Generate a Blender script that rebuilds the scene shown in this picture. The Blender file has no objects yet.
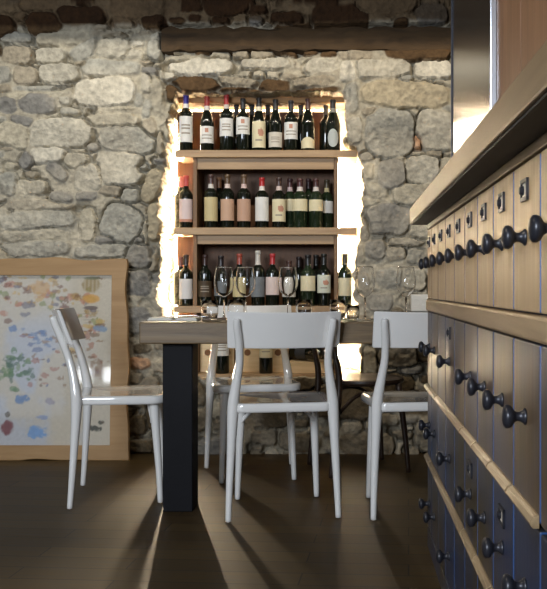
import bpy, bmesh, math, random
import numpy as np
from mathutils import Vector, Matrix
random.seed(7)
rng = np.random.default_rng(11)
S = bpy.context.scene
C = S.collection
F = 880.0; VX, VY, H = 347.0, 287.0, 0.9
PI = math.pi

def P(px, py, d):
    return Vector(((px - VX) / F * d, d, H - (py - VY) / F * d))

# ------------------------------------------------------------------ materials
def lin(c):
    return tuple(((v / 255) / 12.92 if v / 255 <= 0.04045 else ((v / 255 + 0.055) / 1.055) ** 2.4) for v in c)

def new_mat(name):
    m = bpy.data.materials.new(name); m.use_nodes = True
    nt = m.node_tree
    b = nt.nodes['Principled BSDF']
    return m, nt, b

def mat(name, col, rough=0.5, metal=0.0, var=0.12, scale=12.0, bump=0.0, coat=0.0, spec=0.5, stretch=(1, 1, 1)):
    """plain procedural material: colour broken up by noise, optional bump"""
    m, nt, b = new_mat(name)
    N, L = nt.nodes, nt.links
    tc = N.new('ShaderNodeTexCoord'); mp = N.new('ShaderNodeMapping'); mp.inputs['Scale'].default_value = stretch
    no = N.new('ShaderNodeTexNoise'); no.inputs['Scale'].default_value = scale; no.inputs['Detail'].default_value = 5
    L.new(tc.outputs['Object'], mp.inputs[0]); L.new(mp.outputs[0], no.inputs['Vector'])
    cr = N.new('ShaderNodeValToRGB')
    a = tuple(max(0, c * (1 - var)) for c in col) + (1,); z = tuple(min(1, c * (1 + var)) for c in col) + (1,)
    cr.color_ramp.elements[0].position = .3; cr.color_ramp.elements[1].position = .7
    cr.color_ramp.elements[0].color = a; cr.color_ramp.elements[1].color = z
    L.new(no.outputs['Fac'], cr.inputs[0]); L.new(cr.outputs[0], b.inputs['Base Color'])
    b.inputs['Roughness'].default_value = rough; b.inputs['Metallic'].default_value = metal
    b.inputs['Coat Weight'].default_value = coat; b.inputs['Specular IOR Level'].default_value = spec
    if bump:
        bp = N.new('ShaderNodeBump'); bp.inputs['Strength'].default_value = bump; bp.inputs['Distance'].default_value = .01
        L.new(no.outputs['Fac'], bp.inputs['Height']); L.new(bp.outputs[0], b.inputs['Normal'])
    return m

def wood(name, c1, c2, axis='X', rough=0.5, scale=6.0, bump=.25, spec=0.4, patch=None, patch_amt=.5):
    """long grain along an axis; 'patch' adds blotches of a second colour"""
    m, nt, b = new_mat(name)
    N, L = nt.nodes, nt.links
    tc = N.new('ShaderNodeTexCoord'); mp = N.new('ShaderNodeMapping')
    st = {'X': (.12, 1.6, 1.6), 'Y': (1.6, .12, 1.6), 'Z': (1.6, 1.6, .12)}[axis]
    mp.inputs['Scale'].default_value = st
    no = N.new('ShaderNodeTexNoise'); no.inputs['Scale'].default_value = scale * 4; no.inputs['Detail'].default_value = 8
    no.inputs['Roughness'].default_value = .65; no.inputs['Distortion'].default_value = .8
    L.new(tc.outputs['Object'], mp.inputs[0]); L.new(mp.outputs[0], no.inputs['Vector'])
    cr = N.new('ShaderNodeValToRGB'); cr.color_ramp.elements[0].position = .32; cr.color_ramp.elements[1].position = .68
    cr.color_ramp.elements[0].color = c1 + (1,); cr.color_ramp.elements[1].color = c2 + (1,)
    L.new(no.outputs['Fac'], cr.inputs[0])
    out = cr.outputs[0]
    if patch:
        n2 = N.new('ShaderNodeTexNoise'); n2.inputs['Scale'].default_value = 3.5; n2.inputs['Detail'].default_value = 6
        L.new(tc.outputs['Object'], n2.inputs['Vector'])
        r2 = N.new('ShaderNodeValToRGB'); r2.color_ramp.elements[0].position = .38; r2.color_ramp.elements[1].position = .58
        r2.color_ramp.elements[1].color = (patch_amt,) * 3 + (1,)
        L.new(n2.outputs['Fac'], r2.inputs[0])
        mx = N.new('ShaderNodeMixRGB'); mx.inputs[2].default_value = patch + (1,)
        L.new(r2.outputs[0], mx.inputs[0]); L.new(out, mx.inputs[1]); out = mx.outputs[0]
    L.new(out, b.inputs['Base Color'])
    b.inputs['Roughness'].default_value = rough; b.inputs['Specular IOR Level'].default_value = spec
    bp = N.new('ShaderNodeBump'); bp.inputs['Strength'].default_value = bump; bp.inputs['Distance'].default_value = .003
    L.new(no.outputs['Fac'], bp.inputs['Height']); L.new(bp.outputs[0], b.inputs['Normal'])
    return m

def attr_mat(name, attr, rough=.85, nscale=55, namp=.35, bump=.6, bdist=.012, spec=.25):
    m, nt, b = new_mat(name)
    N, L = nt.nodes, nt.links
    at = N.new('ShaderNodeAttribute'); at.attribute_name = attr
    tc = N.new('ShaderNodeTexCoord'); no = N.new('ShaderNodeTexNoise'); no.inputs['Scale'].default_value = nscale; no.inputs['Detail'].default_value = 7
    L.new(tc.outputs['Object'], no.inputs['Vector'])
    mr = N.new('ShaderNodeMapRange'); mr.inputs['From Min'].default_value = .3; mr.inputs['From Max'].default_value = .7
    mr.inputs['To Min'].default_value = 1 - namp; mr.inputs['To Max'].default_value = 1 + namp
    L.new(no.outputs['Fac'], mr.inputs[0])
    mx = N.new('ShaderNodeMixRGB'); mx.blend_type = 'MULTIPLY'; mx.inputs[0].default_value = 1
    L.new(at.outputs['Color'], mx.inputs[1]); L.new(mr.outputs[0], mx.inputs[2])
    L.new(mx.outputs[0], b.inputs['Base Color'])
    b.inputs['Roughness'].default_value = rough; b.inputs['Specular IOR Level'].default_value = spec
    if bump:
        bp = N.new('ShaderNodeBump'); bp.inputs['Strength'].default_value = bump; bp.inputs['Distance'].default_value = bdist
        L.new(no.outputs['Fac'], bp.inputs['Height']); L.new(bp.outputs[0], b.inputs['Normal'])
    return m

def glass_mat(name, col=(1, 1, 1), rough=0.0, ior=1.45):
    m = bpy.data.materials.new(name); m.use_nodes = True
    nt = m.node_tree; nt.nodes.clear()
    o = nt.nodes.new('ShaderNodeOutputMaterial'); g = nt.nodes.new('ShaderNodeBsdfGlass')
    g.inputs['Color'].default_value = col + (1,); g.inputs['Roughness'].default_value = rough; g.inputs['IOR'].default_value = ior
    nt.links.new(g.outputs[0], o.inputs[0])
    return m

def pane_mat(name, tint=1.0, scatter=0.0):
    """thin clear pane: mostly transparent, Fresnel mirror reflection"""
    m = bpy.data.materials.new(name); m.use_nodes = True
    nt = m.node_tree; nt.nodes.clear()
    o = nt.nodes.new('ShaderNodeOutputMaterial'); t = nt.nodes.new('ShaderNodeBsdfTransparent'); g = nt.nodes.new('ShaderNodeBsdfGlossy')
    g.inputs['Roughness'].default_value = .05
    t.inputs[0].default_value = (tint, tint, tint, 1)
    lw = nt.nodes.new('ShaderNodeLayerWeight'); lw.inputs['Blend'].default_value = .5
    pw = nt.nodes.new('ShaderNodeMath'); pw.operation = 'POWER'; pw.inputs[1].default_value = 2.0 if scatter else 2.6; nt.links.new(lw.outputs['Facing'], pw.inputs[0])
    f = nt.nodes.new('ShaderNodeMath'); f.operation = 'MULTIPLY_ADD'; f.inputs[1].default_value = .9 if scatter else .85; f.inputs[2].default_value = .006 if scatter else .04; nt.links.new(pw.outputs[0], f.inputs[0])
    mx = nt.nodes.new('ShaderNodeMixShader')
    nt.links.new(f.outputs[0], mx.inputs[0]); nt.links.new(t.outputs[0], mx.inputs[1])
    df = nt.nodes.new('ShaderNodeBsdfDiffuse'); df.inputs[0].default_value = (.9, .88, .82, 1); m2 = nt.nodes.new('ShaderNodeMixShader'); m2.inputs[0].default_value = scatter
    nt.links.new(g.outputs[0], m2.inputs[1]); nt.links.new(df.outputs[0], m2.inputs[2]); nt.links.new(m2.outputs[0] if scatter else g.outputs[0], mx.inputs[2])
    nt.links.new(mx.outputs[0], o.inputs[0])
    return m

def emit_mat(name, col, strength):
    m = bpy.data.materials.new(name); m.use_nodes = True
    nt = m.node_tree; nt.nodes.clear()
    o = nt.nodes.new('ShaderNodeOutputMaterial'); e = nt.nodes.new('ShaderNodeEmission')
    e.inputs[0].default_value = col + (1,); e.inputs[1].default_value = strength
    nt.links.new(e.outputs[0], o.inputs[0])
    return m

# ------------------------------------------------------------------ object helpers
def link(name, me, parent=None, smooth=False, angle=None):
    o = bpy.data.objects.new(name, me); C.objects.link(o)
    if parent is not None: o.parent = parent
    if smooth:
        me.polygons.foreach_set('use_smooth', [True] * len(me.polygons))
        if angle is not None:
            me.set_sharp_from_angle(angle=math.radians(angle))
    return o

def obj(name, bm, mats, parent=None, smooth=False, angle=None):
    me = bpy.data.meshes.new(name)
    bmesh.ops.recalc_face_normals(bm, faces=bm.faces)
    bm.to_mesh(me); bm.free()
    for m in (mats if isinstance(mats, (list, tuple)) else [mats]): me.materials.append(m)
    return link(name, me, parent, smooth, angle)

def tag(o, label, cat, group=None):
    o['label'] = label; o['category'] = cat
    if group: o['group'] = group
    return o

def thing(name, label, cat, loc=(0, 0, 0), rz=0, group=None):
    o = bpy.data.objects.new(name, None); C.objects.link(o)
    o.location = loc; o.rotation_euler = (0, 0, rz); o.empty_display_size = .05
    return tag(o, label, cat, group)

def struct(o):
    o['kind'] = 'structure'; return o

def dup(root, loc, rz, label, group=None):
    r = root.copy(); C.objects.link(r); r.location = loc; r.rotation_euler = (0, 0, rz); r['label'] = label
    if group: r['group'] = group
    for ch in list(root.children):
        c = ch.copy(); C.objects.link(c); c.parent = r
        for g in ch.children:
            d = g.copy(); C.objects.link(d); d.parent = c
    return r

def box(bm, lo, hi, mi=0, bevel=0.0, seg=2):
    lo, hi = Vector(lo), Vector(hi)
    r = bmesh.ops.create_cube(bm, size=1.0)
    vs = r['verts']
    for v in vs:
        v.co = Vector(((lo[i] + hi[i]) / 2 + v.co[i] * (hi[i] - lo[i])) for i in range(3))
    fs = list({f for v in vs for f in v.link_faces})
    for f in fs: f.material_index = mi
    if bevel:
        es = list({e for v in vs for e in v.link_edges})
        g = bmesh.ops.bevel(bm, geom=es, offset=bevel, segments=seg, affect='EDGES', profile=.5)
        for f in g['faces']: f.material_index = mi
    return vs

def catmull(pts, n=8):
    out = []
    p = [pts[0]] + list(pts) + [pts[-1]]
    for i in range(1, len(p) - 2):
        a, b, c, d = (np.array(p[i + k], float) for k in (-1, 0, 1, 2))
        for t in np.linspace(0, 1, n, endpoint=False):
            out.append(.5 * ((2 * b) + (c - a) * t + (2 * a - 5 * b + 4 * c - d) * t * t + (3 * b - a - 3 * c + d) * t ** 3))
    out.append(np.array(pts[-1], float))
    return out

def tube(bm, pts, radii=None, seg=12, n=8, flat=1.0, side=None, mi=0, cap=True):
    """swept tube through points (x,y,z,r); flat squeezes the section along 'side'"""
    q = catmull([tuple(p) + ((radii[i],) if radii else ()) for i, p in enumerate(pts)], n) if n > 1 else [np.array(tuple(p) + ((radii[i],) if radii else ()), float) for i, p in enumerate(pts)]
    rings = []
    up = Vector(side) if side else Vector((.3, .9, .2))
    for i, s in enumerate(q):
        a = q[max(i - 1, 0)][:3]; b = q[min(i + 1, len(q) - 1)][:3]
        t = Vector(b - a).normalized()
        u = (up - t * up.dot(t)).normalized(); w = t.cross(u)
        if not side: up = u
        rings.append([bm.verts.new(Vector(s[:3]) + (u * math.cos(k * 2 * PI / seg) * flat + w * math.sin(k * 2 * PI / seg)) * s[3]) for k in range(seg)])
    for r0, r1 in zip(rings, rings[1:]):
        for k in range(seg):
            f = bm.faces.new((r0[k], r0[(k + 1) % seg], r1[(k + 1) % seg], r1[k])); f.material_index = mi
    if cap:
        for r, e, s in ((rings[0], -1, q[0]), (rings[-1], 1, q[-1])):
            a = q[1 if e < 0 else -2][:3]
            t = Vector(s[:3] - a).normalized()
            c = bm.verts.new(Vector(s[:3]) + t * s[3] * .35)
            for k in range(seg):
                f = bm.faces.new((r[k], r[(k + 1) % seg], c)); f.material_index = mi
    return rings

def lathe(bm, prof, seg=24, axis='Z', org=(0, 0, 0), mi=0, close=False):
    """revolve (r, h) profile"""
    org = Vector(org); rings = []
    def pt(r, h, a):
        if axis == 'Z': return org + Vector((r * math.cos(a), r * math.sin(a), h))
        if axis == 'X': return org + Vector((h, r * math.cos(a), r * math.sin(a)))
        return org + Vector((r * math.cos(a), h, r * math.sin(a)))
    for r, h in prof:
        if r < 1e-6: rings.append([bm.verts.new(pt(0, h, 0))])
        else: rings.append([bm.verts.new(pt(r, h, k * 2 * PI / seg)) for k in range(seg)])
    for a, b in zip(rings, rings[1:]):
        for k in range(seg):
            k2 = (k + 1) % seg
            if len(a) == 1 and len(b) == 1: continue
            vs = (a[0], b[k], b[k2]) if len(a) == 1 else (a[k], a[k2], b[0]) if len(b) == 1 else (a[k], a[k2], b[k2], b[k])
            f = bm.faces.new(vs); f.material_index = mi

# numpy value noise
def vnoise(x, y, scale, seed):
    r = np.random.default_rng(seed); T = r.random((256, 256))
    x = x * scale + 1000.3; y = y * scale + 1000.7
    xi, yi = np.floor(x).astype(int), np.floor(y).astype(int); fx, fy = x - xi, y - yi
    fx = fx * fx * (3 - 2 * fx); fy = fy * fy * (3 - 2 * fy)
    g = lambda i, j: T[i % 256, j % 256]
    return (g(xi, yi) * (1 - fx) + g(xi + 1, yi) * fx) * (1 - fy) + (g(xi, yi + 1) * (1 - fx) + g(xi + 1, yi + 1) * fx) * fy - .5

def fbm(x, y, scale, seed, octs=4, gain=.5):
    s = 0; a = 1
    for k in range(octs):
        s = s + a * vnoise(x, y, scale * 2 ** k, seed + k); a *= gain
    return s

def smooth01(x): x = np.clip(x, 0, 1); return x * x * (3 - 2 * x)

# ------------------------------------------------------------------ material set
M = {}
M['stone'] = attr_mat('stone_wall', 'stone', rough=.9, nscale=34, namp=.24, bump=1.0, bdist=.014)
M['floor'] = None
M['white'] = mat('white_lacquer', lin((228, 226, 222)), rough=.10, var=.02, scale=4, coat=.8, spec=.6)
M['table'] = wood('table_wood', lin((86, 68, 44)), lin((124, 102, 70)), 'X', rough=.42, scale=5)
M['black'] = mat('black_painted_wood', lin((15, 15, 19)), rough=.6, var=.2, scale=8, spec=.15)
M['shelf'] = wood('pale_shelf_wood', lin((148, 118, 84)), lin((178, 148, 110)), 'X', rough=.5, scale=4)
M['panel'] = wood('brown_back_panel', lin((84, 54, 30)), lin((112, 74, 42)), 'Z', rough=.55, scale=4)
M['post'] = wood('dark_upright_wood', lin((98, 72, 48)), lin((128, 98, 66)), 'Z', rough=.55, scale=4)
M['crate'] = wood('pale_crate_wood', lin((214, 184, 138)), lin((234, 208, 166)), 'X', rough=.6, scale=5)
M['ink'] = mat('brand_ink', lin((120, 82, 50)), rough=.8)
M['frame'] = wood('tan_frame_wood', lin((146, 113, 72)), lin((166, 133, 90)), 'X', rough=.55, scale=3)
M['dark'] = wood('dark_bentwood', lin((36, 26, 20)), lin((56, 40, 30)), 'X', rough=.35, scale=5)
M['bottle'] = mat('dark_bottle_glass', (.006, .008, .005), rough=.06, var=.3, spec=.6)
M['bottleg'] = mat('green_bottle_glass', (.012, .022, .01), rough=.07, var=.3, spec=.6)
M['led'] = emit_mat('led_strip_light', (1.0, .80, .55), 620.0)
M['led_dim'] = emit_mat('led_strip_dimmed', (1.0, .76, .48), 26.0)
M['glass'] = glass_mat('clear_glass', ior=1.4)
M['pane'] = pane_mat('thin_pane')
M['plate'] = mat('white_plastic', lin((222, 218, 208)), rough=.4, var=.03)
M['hole'] = mat('dark_holes', lin((40, 38, 36)), rough=.6)
M['napkin'] = mat('white_napkin', lin((225, 220, 210)), rough=.8, var=.04, bump=.1)
M['steelcut'] = mat('cutlery_steel', (.6, .6, .6), rough=.2, metal=1, var=.05)
M['front'] = wood('tan_drawer_wood', lin((140, 114, 80)), lin((168, 142, 104)), 'Z', rough=.42, scale=4)
M['front2'] = wood('brown_drawer_wood', lin((74, 60, 41)), lin((98, 80, 57)), 'Z', rough=.42, scale=4, patch=lin((40, 60, 94)), patch_amt=.45)
M['front3'] = wood('blue_blotched_drawer_wood', lin((46, 39, 25)), lin((64, 54, 35)), 'Z', rough=.42, scale=4, patch=lin((26, 50, 86)), patch_amt=.62)  # darker wood with blue blotches
M['carcass'] = mat('blue_painted_carcass', lin((16, 58, 108)), rough=.5, var=.25, scale=6)
M['rail'] = wood('rail_wood', lin((114, 92, 64)), lin((142, 118, 86)), 'Y', rough=.45, scale=4)
M['lip'] = wood('worn_lip_wood', lin((104, 86, 62)), lin((156, 134, 102)), 'Y', rough=.4, scale=5)
M['counter'] = wood('counter_wood', lin((92, 73, 49)), lin((126, 103, 74)), 'Y', rough=.45, scale=3)
M['iron'] = mat('black_iron', lin((42, 43, 50)), rough=.34, metal=.35, var=.2)
M['card'] = mat('paper_card', lin((190, 182, 170)), rough=.8)
M['steel'] = mat('brushed_steel', (.50, .52, .56), rough=.2, metal=1, var=.08, scale=6, stretch=(40, 40, .5))
M['board'] = wood('reddish_board_wood', lin((100, 70, 48)), lin((130, 96, 69)), 'Z', rough=.5, scale=6)
M['beam'] = wood('old_timber', lin((50, 38, 24)), lin((82, 62, 38)), 'X', rough=.85, scale=3, bump=1.0)
M['lintel'] = wood('lintel_timber', lin((140, 104, 66)), lin((172, 134, 90)), 'X', rough=.7, scale=4, bump=.5)
M['plaster'] = mat('old_plaster', lin((150, 138, 118)), rough=.9, var=.15, scale=3, bump=.3)
M['ceil'] = mat('dark_ceiling', lin((70, 58, 46)), rough=.9, var=.2, scale=3, bump=.4)

def floor_material():
    m, nt, b = new_mat('dark_plank_floor')
    N, L = nt.nodes, nt.links
    tc = N.new('ShaderNodeTexCoord'); mp = N.new('ShaderNodeMapping'); mp.inputs['Rotation'].default_value = (0, 0, math.radians(4))
    L.new(tc.outputs['Object'], mp.inputs[0])
    br = N.new('ShaderNodeTexBrick'); br.inputs['Scale'].default_value = 1
    br.inputs['Brick Width'].default_value = .9; br.inputs['Row Height'].default_value = .11; br.inputs['Mortar Size'].default_value = .0025
    br.inputs['Color1'].default_value = lin((60, 46, 26)) + (1,); br.inputs['Color2'].default_value = lin((75, 59, 33)) + (1,)
    br.inputs['Mortar'].default_value = lin((30, 25, 20)) + (1,); br.offset = .37
    L.new(mp.outputs[0], br.inputs['Vector'])
    m2 = N.new('ShaderNodeMapping'); m2.inputs['Scale'].default_value = (1.2, 14, 1); L.new(mp.outputs[0], m2.inputs[0])
    no = N.new('ShaderNodeTexNoise'); no.inputs['Scale'].default_value = 4; no.inputs['Detail'].default_value = 8
    L.new(m2.outputs[0], no.inputs['Vector'])
    mr = N.new('ShaderNodeMapRange'); mr.inputs['From Min'].default_value = .3; mr.inputs['From Max'].default_value = .7
    mr.inputs['To Min'].default_value = .65; mr.inputs['To Max'].default_value = 1.3; L.new(no.outputs['Fac'], mr.inputs[0])
    mx = N.new('ShaderNodeMixRGB'); mx.blend_type = 'MULTIPLY'; mx.inputs[0].default_value = 1
    L.new(br.outputs['Color'], mx.inputs[1]); L.new(mr.outputs[0], mx.inputs[2]); L.new(mx.outputs[0], b.inputs['Base Color'])
    r2 = N.new('ShaderNodeMapRange'); r2.inputs['To Min'].default_value = .38; r2.inputs['To Max'].default_value = .6
    L.new(no.outputs['Fac'], r2.inputs[0]); L.new(r2.outputs[0], b.inputs['Roughness'])
    bp = N.new('ShaderNodeBump'); bp.inputs['Strength'].default_value = .5; bp.inputs['Distance'].default_value = .004
    L.new(mx.outputs[0], bp.inputs['Height']); L.new(bp.outputs[0], b.inputs['Normal'])
    b.inputs['Specular IOR Level'].default_value = .22
    return m
M['floor'] = floor_material()

# ------------------------------------------------------------------ room shell
XL, XR, YF, YB, ZC = -4.8, 2.0, -1.6, 4.75, 2.75
bm = bmesh.new(); box(bm, (XL, YF, -.1), (XR, 5.5, 0)); struct(obj('floor', bm, M['floor']))
bm = bmesh.new(); box(bm, (XL, YF, ZC), (XR, 5.5, ZC + .1)); struct(obj('ceiling', bm, M['ceil']))
bm = bmesh.new(); box(bm, (XL - .15, YF - .15, 0), (XL, 5.5, ZC)); struct(obj('wall_left', bm, M['plaster']))
bm = bmesh.new(); box(bm, (XR, YF - .15, 0), (XR + .15, 5.5, ZC)); struct(obj('wall_right', bm, M['plaster']))
# wall behind the camera with the daylight window
WX0, WX1, WZ0, WZ1 = -2.6, -.8, 1.2, 2.5
bm = bmesh.new()
box(bm, (XL, YF - .15, 0), (WX0, YF, ZC)); box(bm, (WX1, YF - .15, 0), (XR, YF, ZC))
box(bm, (WX0, YF - .15, 0), (WX1, YF, WZ0)); box(bm, (WX0, YF - .15, WZ1), (WX1, YF, ZC))
struct(obj('wall_front', bm, M['plaster']))
bm = bmesh.new()
for a, b_ in (((WX0, WZ0), (WX0 + .07, WZ1)), ((WX1 - .07, WZ0), (WX1, WZ1)), ((WX0, WZ0), (WX1, WZ0 + .07)), ((WX0, WZ1 - .07), (WX1, WZ1)), ((-1.74, WZ0), (-1.66, WZ1))):
    box(bm, (a[0], YF - .1, a[1]), (b_[0], YF - .03, b_[1]))
struct(obj('window_1', bm, M['black']))
# frames added on the solid wall, around the lamps that the map glass mirrors
for nm, rects in (('added_side_lamp_frame', ((-4.47, -3.43, .48, 2.22),)), ('added_low_lamp_frame', ((-3.32, -3.12, .90, 1.10), (-3.00, -2.80, .90, 1.10)))):
    bm = bmesh.new()
    for x0_, x1_, z0_, z1_ in rects:
        for lo, hi in (((x0_ - .05, z0_ - .05), (x0_, z1_ + .05)), ((x1_, z0_ - .05), (x1_ + .05, z1_ + .05)), ((x0_, z0_ - .05), (x1_, z0_)), ((x0_, z1_), (x1_, z1_ + .05))):
            box(bm, (lo[0], YF, lo[1]), (hi[0], YF + .03, hi[1]))
    struct(obj(nm, bm, M['black']))
# ceiling beam just outside the frame; it throws the dark band on top of the stone wall
bm = bmesh.new(); box(bm, (XL, 4.10, 2.44), (XR, 4.3, ZC), bevel=.01); struct(obj('ceiling_beam', bm, M['beam']))

# ------------------------------------------------------------------ stone wall
BASE = np.array(lin((176, 168, 150)))
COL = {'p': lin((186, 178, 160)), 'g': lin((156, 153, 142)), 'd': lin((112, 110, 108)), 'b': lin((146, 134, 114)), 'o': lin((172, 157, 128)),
       'r': lin((196, 142, 100)), 'k': lin((84, 64, 42)), 'w': lin((206, 198, 180)), 'm': lin((178, 168, 146)), 'e': lin((96, 83, 63))}  # e: dark brown for low stones, paints the dim foot of the wall
ST = """17 38 18 6 0 g;63 38 28 7.5 -4 m;18 55 17 9 0 b;51 55 17 8 0 p;87 50 17 9 -25 g;4 75 8 9 0 g;25 75 12 10 0 b;59 73 22 10 0 p;111 68 31 8.5 2 g
6 89 7 4 0 b;38 88 25 3 0 g;8 105 10 9 0 d;38 103 19 10 3 d;66 100 6 5 0 g;69 111 11 4.5 0 g;105 92 32 15 0 w;110 33 17 3 0 b;113 48 20 10 0 p;137 44 9 3.5 0 w;135 54 9 5 0 p
146 33 9 3 0 b;157 37 6 4 0 p;155 51 8 11 8 g;146 84 6 9 0 p;139 101 5 7 0 g;147 110 5 12 5 g;116 110 21 2.6 -2 m;112 121 31 7 0 m;22 121 11 6 10 d;3 120 5 3 0 g
62 133 34 16 0 p;14 136 17 14 0 m;8 147 9 4 0 b;25 160 7 9 35 d;48 155 19 9 0 w;57 172 13 7 38 d;76 161 13 8 0 m;8 184 10 12 0 g;32 187 16 8 0 m;61 198 14 7 0 d;87 196 11 6 0 d
89 178 15 15 0 p;128 140 28 14 5 g;119 168 26 18 0 p;140 168 8 6 -30 g;131 196 11 8 0 g;152 186 9 19 25 o;160 144 4 14 0 b;150 128 8 12 0 b
38 205 38 6 2 b;38 220 40 10 -2 g;40 235 40 7 -2 m;35 249 40 8 -2 g;89 226 9 18 0 m;121 224 20 19 20 g;102 251 28 7 -3 g;141 256 17 11 0 d;138 282 14 13 0 d;154 222 7 20 0 o;153 258 6 14 0 b
382 69 32 10 0 p;433 69 20 10 0 w;406 95 46 13.5 2 o;391 133 25 24 0 g;420 142 6 8 0 r;438 130 21 21 0 p;352 98 8 16 0 g;355 130 9 14 0 p;352 150 6 6 0 b
393 174 14 16 0 d;423 169 18 14 0 p;411 195 20 12 -6 m;388 219 24 16 0 d;375 249 11 10 0 d;407 241 22 5 0 b;396 254 10 8 0 b;417 256 11 9 0 g;388 277 13 11 0 g;414 278 12 12 0 m;381 302 14 10 0 d;415 304 14 9 0 b
370 171 6 9 0 o;374 190 7 8 0 m;365 228 6 14 0 b;362 252 4 14 0 o;364 285 6 12 0 b;200 66 36 9 -3 w;265 62 28 6 0 p;322 64 20 7 -8 p;350 70 10 10 0 w
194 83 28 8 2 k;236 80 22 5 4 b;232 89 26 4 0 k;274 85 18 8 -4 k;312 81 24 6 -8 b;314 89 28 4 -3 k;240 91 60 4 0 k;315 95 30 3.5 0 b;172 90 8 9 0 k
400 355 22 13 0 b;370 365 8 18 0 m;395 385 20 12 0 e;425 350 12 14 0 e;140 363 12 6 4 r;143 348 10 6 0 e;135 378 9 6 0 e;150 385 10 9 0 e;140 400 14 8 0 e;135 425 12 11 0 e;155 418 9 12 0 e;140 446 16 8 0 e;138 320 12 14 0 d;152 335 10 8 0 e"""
for k_ in COL:
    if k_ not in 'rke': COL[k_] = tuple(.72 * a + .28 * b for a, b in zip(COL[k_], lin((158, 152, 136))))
stones = []
for t in ST.replace('\n', ';').split(';'):
    a = t.split(); px, py, rx, ry, an = map(float, a[:5])
    p = P(px, py, YB); k = YB / F
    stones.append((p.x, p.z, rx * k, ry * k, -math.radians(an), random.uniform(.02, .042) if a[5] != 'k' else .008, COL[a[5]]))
n_hand = len(stones)
# random courses everywhere the photograph shows no particular stone
occ = [(s[0], s[1], s[2], s[3]) for s in stones]
for tryi in range(9000):
    x = random.uniform(-4.8, 2.0); z = random.uniform(0, 2.75)
    big = tryi < 2500
    rx = random.uniform(.09, .2) if big else random.uniform(.035, .08); ry = rx * random.uniform(.35, .65)
    if all(((x - o[0]) / (o[2] + rx)) ** 2 + ((z - o[1]) / (o[3] + ry)) ** 2 > .78 or abs(x - o[0]) > o[2] + rx or abs(z - o[1]) > o[3] + ry for o in occ):
        occ.append((x, z, rx, ry))
        c = random.choice('eedebe' if z < .8 else 'pgdbmmgbo' if z < 2.1 else 'kbbkdk')  # low and top stones picked darker, shade put into their colour
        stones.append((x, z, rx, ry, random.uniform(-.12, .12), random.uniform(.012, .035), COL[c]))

gx = np.concatenate([np.arange(-4.8, -2.0, .03), np.arange(-2.0, .75, .0055), np.arange(.75, 2.01, .03)])
gz = np.concatenate([np.arange(0, .3, .012), np.arange(.3, 2.42, .0055), np.arange(2.42, 2.76, .03)])
GX, GZ = np.meshgrid(gx, gz, indexing='ij')
wx = GX + .016 * fbm(GX, GZ, 9, 3) + .006 * fbm(GX, GZ, 40, 30); wz = GZ + .014 * fbm(GX, GZ, 9, 5) + .006 * fbm(GX, GZ, 40, 31)
D1 = np.full(GX.shape, 9.0); D2 = D1.copy(); HT = np.zeros(GX.shape); CC = np.zeros(GX.shape + (3,)); TL = np.zeros(GX.shape)
for (sx, sz, rx, ry, an, pr, col) in stones:
    R = max(rx, ry) * 1.6 + .05
    i0, i1 = np.searchsorted(gx, [sx - R, sx + R]); j0, j1 = np.searchsorted(gz, [sz - R, sz + R])
    if i1 <= i0 or j1 <= j0: continue
    sl = (slice(i0, i1), slice(j0, j1))
    u = wx[sl] - sx; v = wz[sl] - sz
    ca, sa = math.cos(an), math.sin(an); u, v = u * ca + v * sa, -u * sa + v * ca
    pw = 3.4
    d = ((np.abs(u) / rx) ** pw + (np.abs(v) / ry) ** pw) ** (1 / pw)
    de = np.where(d < 1, 1 - (1 - d) * min(rx, ry) / .05, 1 + (d - 1) * min(rx, ry) / .05)   # distance to the outline in units of 5 cm
    better = de < D1[sl]
    D2[sl] = np.where(better, D1[sl], np.minimum(D2[sl], de))
    D1[sl] = np.where(better, de, D1[sl])
    tilt = random.uniform(-.25, .25) * u + random.uniform(-.1, .35) * v
    HT[sl] = np.where(better, pr, HT[sl]); TL[sl] = np.where(better, np.clip(tilt, -.02, .02), TL[sl])
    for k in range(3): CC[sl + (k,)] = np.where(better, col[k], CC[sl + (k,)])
edge = np.minimum((1 - D1) * .05, (D2 - D1) * .025)          # metres inside the outline
prof = smooth01(edge / .007) * .85 + smooth01(edge / .05) * .15
inside = smooth01((edge + .002) / .006)
crack = (1 - smooth01((np.abs(edge + .001) - .002) / .0045)) * smooth01((fbm(GX, GZ, 5, 55, 3) + .16) / .25)
depth = -(HT * .58 + TL * .9 + .004) * prof + .06 * crack
mort = -.004 + .022 * fbm(GX, GZ, 16, 7)
# wide joints are filled nearly flush by old mortar
depth = depth + (1 - inside) * np.clip(mort, -.018, .018) - .011 * fbm(GX, GZ, 14, 9, 5, .55) - .004 * fbm(GX, GZ, 60, 19, 3)
tone = (1 + .30 * fbm(GX, GZ, 6, 40, 5, .6))[..., None]
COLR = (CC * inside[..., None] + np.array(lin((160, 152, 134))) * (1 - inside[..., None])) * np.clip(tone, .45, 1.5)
# limewash blooms that blur the stones on the left pier
bloom = smooth01((fbm(GX, GZ, 3.2, 60, 4) + .08) / .35)[..., None] * .45
kz_ = (GX > P(172, 0, YB).x) & (GX < P(345, 0, YB).x) & (GZ > P(0, 98, YB).z) & (GZ < P(0, 74, YB).z)
bloom = bloom * ((GZ < 2.12) & ~kz_)[..., None]
COLR = COLR * (1 - bloom) + np.array(lin((186, 176, 156))) * bloom * np.clip(tone, .6, 1.3)
# masonry above the lit courses: the band of shade is put into its colour
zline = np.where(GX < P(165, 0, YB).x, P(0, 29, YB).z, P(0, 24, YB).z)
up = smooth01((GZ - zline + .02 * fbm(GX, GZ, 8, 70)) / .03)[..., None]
COLR = COLR * (1 - up) + COLR * np.array((.36, .28, .21)) * up
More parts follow.
